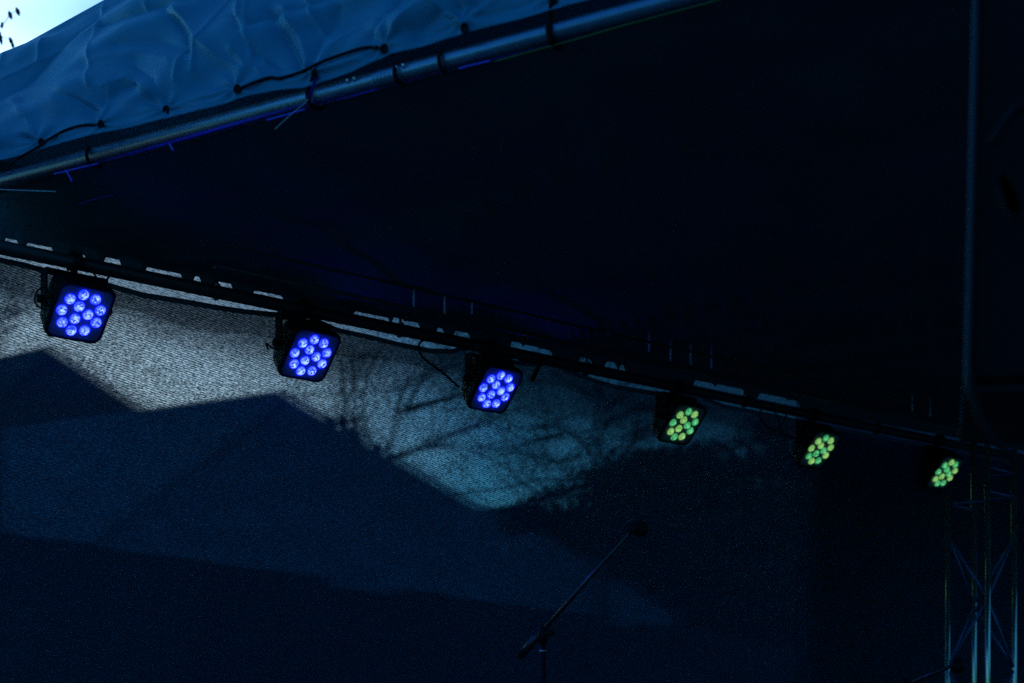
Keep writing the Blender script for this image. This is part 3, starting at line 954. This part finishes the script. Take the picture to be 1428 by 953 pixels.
M_boom = surf('satin_black_boom', (.015, .015, .02), .3, spec=.5, vary=.2, scale=40)
mic_stand('black microphone stand with a long boom slanting steeply up to the right', 5.0, (757, 884), (884, 737), (730, 910), (.20, .95, .10), 'dark microphone at the upper tip of the long slanting boom')
mic_stand('black microphone stand with a nearly level boom in front of the truss tower', 5.6, (1262, 955), (1336, 925), (1236, 968), (-.25, -.9, -.1), 'dark microphone on the low boom in front of the truss tower')
# ------------------------------------------------------------------ loudspeaker, near right
SD = 2.55
a = at(1374, 520, SD)
sp = thing('loudspeaker', 'large dark loudspeaker cabinet filling the right edge of the photo', 'loudspeaker', (a.x + .21, a.y + .1, a.z), rotz=R(-14))
sp.rotation_euler = (R(-1), R(1.3), R(-14.2))
bm = bmesh.new()
box(bm, (-.205, -.02, 0), (.24, .40, .78), bevel=.014)
mesh_obj('cabinet', bm, M_cab, sp)
bm = bmesh.new(); box(bm, (-.209, -.046, .004), (-.200, -.022, .776), bevel=.004); mesh_obj('grille_edge', bm, M_edge_lit, sp)
bm = bmesh.new(); box(bm, (-.197, -.034, .01), (.235, -.022, .77), bevel=.006); mesh_obj('front_panel', bm, M_cab, sp)
bm = bmesh.new(); box(bm, (-.21, -.03, -.012), (.245, .41, -.001), bevel=.004); mesh_obj('bottom_panel', bm, M_hole, sp)


def on_sp(px, py, D):
    return sp.matrix_world.inverted() @ at(px, py, D)


bpy.context.view_layer.update()
SF = SD + .035
bm = bmesh.new()
P = [on_sp(x, y, SF - .03) for x, y in ((1383, 200), (1398, 178), (1414, 157), (1432, 148), (1460, 150))]
tube(bm, spline(P, 6), .0085, 10); mesh_obj('handle', bm, M_cab, sp)
bm = bmesh.new()
P = [on_sp(x, y, SF - .012) for x, y in ((1396, 240), (1412, 258), (1422, 280), (1424, 300), (1412, 298), (1400, 280), (1395, 258))]
c = sum(P, Vector()) / len(P)
rg = [P, [p + Vector((0, .02, 0)) for p in P]]
for ringp in (rg[0],):
    bm.faces.new([bm.verts.new(p) for p in ringp])
bmesh.ops.solidify(bm, geom=bm.faces[:], thickness=.006)
mesh_obj('recess', bm, M_hole, sp)  # flat dark plate, the shade of a handle cup put into colour
bm = bmesh.new(); tube(bm, spline([on_sp(x, y, SF - .02) for x, y in ((1393, 262), (1400, 285), (1411, 301), (1424, 308))], 5), .004, 8); mesh_obj('recess_rim', bm, M_cab, sp)
spb = sp.location + Vector((.12, .2, 0))
t = thing('speaker_stand', 'black tripod stand carrying the big loudspeaker', 'speaker stand', (spb.x, spb.y, 0))
bm = bmesh.new(); tube(bm, [(0, 0, .35), (0, 0, a.z - .02)], .019, 14); mesh_obj('pole', bm, M_black, t)
for k in range(3):
    an = k * 2.094
    bm = bmesh.new(); tube(bm, [(0, 0, .85), (math.cos(an) * .55, math.sin(an) * .55, .02)], .014, 10); mesh_obj('leg', bm, M_black, t)
cord('speaker_cable', 'thick black cable hanging in a curve below the big loudspeaker', 'cable', [at(x, y, SD + .1) for x, y in ((1353, 520), (1356, 550), (1366, 580), (1385, 610), (1410, 634), (1440, 655), (1490, 672))], .0075, M_rubber, k=8)

# ------------------------------------------------------------------ beyond the stage
def prism(bm, quad, ext):
    A = [bm.verts.new(p) for p in quad]; B = [bm.verts.new(p + ext) for p in quad]
    n = len(A)
    bm.faces.new(A); bm.faces.new(B)
    for k in range(n):
        bm.faces.new((A[k], A[(k + 1) % n], B[(k + 1) % n], B[k]))


def house(name, label, rR, eR, ext, mat_r, mat_w, side=None):
    """gabled house: near end of the ridge rR, front eave corner eR, ridge runs along ext"""
    base = Vector((rR.x, rR.y, 0))
    h = thing(name, label, 'house', base)
    bk = Vector((2 * rR.x - eR.x, 2 * rR.y - eR.y, eR.z))
    dn = Vector((0, 0, -.18))
    bm = bmesh.new()
    prism(bm, [p - base for p in (eR, rR, bk, bk + dn, rR + dn * 1.1, eR + dn)], ext)
    mesh_obj('roof', bm, mat_r, h, smooth=False)
    k = .93
    f = rR + (eR - rR) * k; g_ = rR + (bk - rR) * k
    s = ext.normalized() * .3
    bm = bmesh.new()
    prism(bm, [p - base for p in (Vector((f.x, f.y, 0)) + s, Vector((f.x, f.y, f.z - .25)) + s, rR + s - UP * .27, Vector((g_.x, g_.y, g_.z - .25)) + s, Vector((g_.x, g_.y, 0)) + s)], ext - 2 * s)
    mesh_obj('wall', bm, mat_w, h, smooth=False)
    return h


rR = at(395, 545, 26.5)
rL = at(-100, 611, 30.7)
eR = at(940, 857, 24.0)
house('house', 'broad blue-grey house rising to a central peak behind the mesh backdrop', rR, eR, Vector((rL.x - rR.x, rL.y - rR.y, 0)) * 1.3, M_roofB, M_wallB)
rA = at(72, 481, 38)
eA = at(262, 607, 36.5)
house('house', 'smaller dark roofed house behind the left end of the mesh backdrop', rA, eA, Vector((-9, 7.0, 0)), M_roofA, M_wallA)
bt = at(690, 712, 34); b2 = at(1560, 735, 40)
lb = thing('building', 'low dark flat roofed building behind the right half of the mesh backdrop', 'building', (bt.x, bt.y, 0))
bx = (b2 - bt); bx.z = 0; by = Vector((-bx.y, bx.x, 0)).normalized() * 8
bm = bmesh.new(); prism(bm, [Vector((0, 0, 0)), bx, bx + UP * (bt.z - .3), UP * (bt.z - .3)], by); mesh_obj('wall', bm, M_board, lb, smooth=False)
e_ = bx.normalized() * .4
bm = bmesh.new(); prism(bm, [-e_ + UP * (bt.z - .298) - by.normalized() * .4, bx + e_ + UP * (bt.z - .298) - by.normalized() * .4, bx + e_ + UP * bt.z - by.normalized() * .4, -e_ + UP * bt.z - by.normalized() * .4], by * 1.1); mesh_obj('roof', bm, M_board, lb, smooth=False)
# hoarding
fz = EYE + 1.2
a = at(-260, 0, 8.7); a.z = 0; b = at(1420, 0, 34); b.z = 0
fn = thing('fence', 'dark board fence standing behind the mesh backdrop below the houses', 'fence', a)
bm = bmesh.new()
dirv = (b - a).normalized(); nrmv = Vector((-dirv.y, dirv.x, 0)); Ln = (b - a).length
M4 = Matrix((( dirv.x, nrmv.x, 0, 0), (dirv.y, nrmv.y, 0, 0), (0, 0, 1, 0), (0, 0, 0, 1)))
n = int(Ln / .16)
for k in range(n):
    box(bm, (k * .16 + .003, 0, .05), (k * .16 + .157, .022, fz + .02 * noise.noise((k * .3, 0, 0)) - (.06 if k % 29 < 6 else 0)), M4)
mesh_obj('board_panel', bm, M_fence, fn, smooth=False)
for k in range(int(Ln / 2.2) + 1):
    bm = bmesh.new(); box(bm, (k * 2.2 - .05, .026, 0), (k * 2.2 + .05, .126, fz - .05), M4); mesh_obj('post', bm, M_board, fn, smooth=False)


def leaves(bm, c, rad, n, size, squash=.8):
    for _ in range(n):
        while True:
            v = Vector((random.uniform(-1, 1), random.uniform(-1, 1), random.uniform(-1, 1)))
            if v.length < 1: break
        v = v * (v.length ** -.35)
        if v.length > 1.15: v.normalize()
        p = c + Vector((v.x * rad, v.y * rad, v.z * rad * squash))
        ax = Vector((random.gauss(0, 1), random.gauss(0, 1), random.gauss(0, 1))).normalized()
        s = size * random.uniform(.6, 1.3)
        a = ax.orthogonal().normalized() * s; b = ax.cross(a).normalized() * s * .5
        bm.faces.new([bm.verts.new(p + a), bm.verts.new(p + b), bm.verts.new(p - a), bm.verts.new(p - b)])


def limb(bm, pts, r0, r1):
    n = len(pts)
    tube(bm, pts, [r0 + (r1 - r0) * k / (n - 1) for k in range(n)], 7)


def twigs(bm, p, d, length, r, depth, tips):
    q = p
    pts = [p]
    for k in range(3):
        d = (d + Vector((random.gauss(0, .18), random.gauss(0, .18), random.gauss(0, .14)))).normalized()
        q = q + d * length / 3
        pts.append(q)
    limb(bm, pts, r, r * .55)
    tips.append(q)
    if depth > 0:
        for k in range(random.choice((2, 3))):
            dd = (d + Vector((random.gauss(0, .55), random.gauss(0, .4), random.gauss(.05, .4)))).normalized()
            twigs(bm, pts[random.choice((1, 2, 3))], dd, length * random.uniform(.55, .8), r * .55, depth - 1, tips)


def bare_tree(label, D, trunk, branches, r, leafy=0, clumps=()):
    base = at(*trunk[0], D); base.z = 0
    t_ = thing('tree', label, 'tree', base)
    bm = bmesh.new()
    P = [Vector((0, 0, 0))] + [at(x, y, D) - base for x, y in trunk]
    limb(bm, spline(P, 4), r, r * .45)
    mesh_obj('trunk', bm, M_bark, t_)
    tips = []
    for br in branches:
        bm = bmesh.new()
        off = random.uniform(-.5, .5)
        P = spline([at(x, y, D + off * k / len(br)) - base for k, (x, y) in enumerate(br)], 4)
        limb(bm, P, r * .5, r * .14)
        for k in range(3, len(P), 3):
            dd = (P[k] - P[k - 1]).normalized() + Vector((random.gauss(0, .6), random.gauss(0, .5), random.gauss(.1, .5)))
            twigs(bm, P[k], dd.normalized(), random.uniform(.5, 1.0), r * .18, 2, tips)
        mesh_obj('limb', bm, M_bark, t_)
    bm = bmesh.new()
    for p in tips:
        if random.random() < leafy:
            leaves(bm, p, .16, 5, .06)
    for x, y, rad, n in clumps:
        leaves(bm, at(x, y, D + random.uniform(-.5, .5)) - base, rad / F * D, n, .075)
    if len(bm.verts): mesh_obj('foliage', bm, M_leaf, t_)
    else: bm.free()


bare_tree('forking bare tree rising behind the right slope of the house roof', 30, [(533, 690), (536, 650), (548, 610), (563, 575)],
          [[(563, 575), (585, 540), (605, 515), (640, 485), (660, 460)], [(548, 612), (556, 570), (566, 540), (590, 500)], [(540, 645), (580, 628), (625, 608), (680, 588), (735, 566)],
           [(536, 655), (515, 610), (505, 570), (512, 530)], [(590, 620), (640, 625), (690, 640)], [(563, 575), (610, 560), (650, 550)]], .13, .25,
          [(500, 600, 13, 60), (512, 622, 12, 60), (495, 585, 8, 30)])
bare_tree('slim upright tree just right of the house roof peak behind the mesh', 31, [(478, 700), (478, 620), (479, 560), (474, 500)],
          [[(478, 600), (468, 570), (462, 545)], [(479, 570), (490, 545), (497, 520)], [(478, 630), (492, 600), (500, 575)], [(477, 640), (466, 615), (458, 596)]], .10, .3, [(462, 590, 9, 30), (486, 620, 10, 40)])
bare_tree('straight tall tree with a thick dark trunk behind the middle of the mesh backdrop', 21, [(833, 900), (832, 760), (830, 640), (833, 560), (833, 440)],
          [[(832, 700), (800, 665), (770, 645), (735, 640)], [(832, 640), (800, 610), (780, 600), (740, 596)], [(832, 600), (860, 580), (900, 560)], [(832, 680), (870, 640), (890, 600)],
           [(832, 560), (800, 540), (765, 520)], [(832, 580), (870, 550), (905, 520)], [(832, 660), (780, 690), (740, 700)]], .13, .3,
          [(800, 650, 24, 30), (865, 645, 30, 80), (885, 600, 30, 60), (770, 700, 36, 90), (800, 710, 36, 120), (720, 725, 30, 140)])
for i, (px, py, rad, D, lab) in enumerate(((-8, 436, 46, 24, 'leafy tree crown behind the mesh at the left edge beside the first light'), (925, 690, 75, 27, 'dense dark bushy tree behind the mesh under the first green light'), (1050, 680, 105, 26, 'broad dense dark tree behind the mesh below the middle green light'),
                                           (740, 755, 55, 28, 'low dark bush behind the mesh left of the slanting boom'), (850, 765, 75, 29, 'low dark tree crown behind the tip of the slanting boom'))):
    base = at(px, 900, D); base.z = 0
    t_ = thing('bushy_tree', lab, 'tree', base)
    bm = bmesh.new(); limb(bm, [(0, 0, 0), (.05, 0, 1), (0, .05, at(px, py, D).z)], .16, .06); mesh_obj('trunk', bm, M_bark, t_)
    bm = bmesh.new()
    for k in range(26):
        an = random.uniform(0, 6.28); q = math.sqrt(random.random()) * .8
        leaves(bm, at(px + math.cos(an) * rad * q * 1.15, py + math.sin(an) * rad * q, D + random.uniform(-1, 1)) - base, rad * .34 / F * D, 210 if i else 14, .12 if i else .06)
    mesh_obj('crown', bm, M_leaf, t_)
    if i == 0: continue
    bm = bmesh.new()
    z1 = at(px, py, D).z
    for k in range(10):
        an = random.uniform(0, 6.28); q = math.sqrt(random.random()) * rad * 1.0 / F * D
        leaves(bm, Vector((math.cos(an) * q, math.sin(an) * q, random.uniform(.6, z1))), .8, 260, .14)
    mesh_obj('foliage', bm, M_leaf, t_)
# twig with leaves in the sky corner
tb = Vector((-4.6, 8.6, 0))
t_ = thing('tree', 'leafy twigs of a tree reaching into the bright sky corner', 'tree', tb)
bm = bmesh.new()
limb(bm, spline([(0, 0, 0), (.05, 0, 2), (.1, .05, 4.2), (.2, .1, 6.0)], 5), .13, .05); mesh_obj('trunk', bm, M_bark, t_)
tw_ = [[Vector((.15, .08, 5.0)), at(-60, 80, 8.8) - tb, at(-20, 48, 8.9) - tb, at(2, 36, 9) - tb, at(14, 21, 9) - tb, at(25, 14, 9) - tb],
       [Vector((.15, .08, 4.9)), at(-80, 90, 8.8) - tb, at(-20, 62, 9) - tb, at(2, 52, 9) - tb, at(14, 56, 9) - tb]]
bm = bmesh.new()
for q in tw_: limb(bm, spline(q, 4), .004, .0009)
mesh_obj('branch', bm, M_bark, t_)


def leaf(px, py, ln, an, w=.5):
    ln *= 1.7
    c = at(px, py, 9) - tb
    ax = Vector((math.cos(an), .25, -math.sin(an))).normalized(); sd = ax.cross(Vector((.2, 1, .1))).normalized()
    bm = bmesh.new()
    s = ln / F * 9 / 2
    prof = [(-1, .05), (-.6, .7), (0, 1), (.5, .75), (1, .05)]
    vs = [[bm.verts.new(c + ax * s * a + sd * s * w * b * k + Vector((0, .004 * abs(k), 0))) for k in (-1, 0, 1)] for a, b in prof]
    for A, B in zip(vs, vs[1:]):
        for k in range(2): bm.faces.new((A[k], A[k + 1], B[k + 1], B[k]))
    mesh_obj('leaf', bm, M_leaf, t_)


leaf(14, 21, 7.5, 1.25); leaf(24.5, 16, 7.5, 1.2); leaf(2.5, 35, 6, 1.7); leaf(0, 52, 13, 1.4, .3); leaf(15, 57, 7, 1.2); leaf(17.5, 63, 6, 1.3); leaf(-14, 30, 8, 1.2); leaf(-22, 60, 9, 1.0)
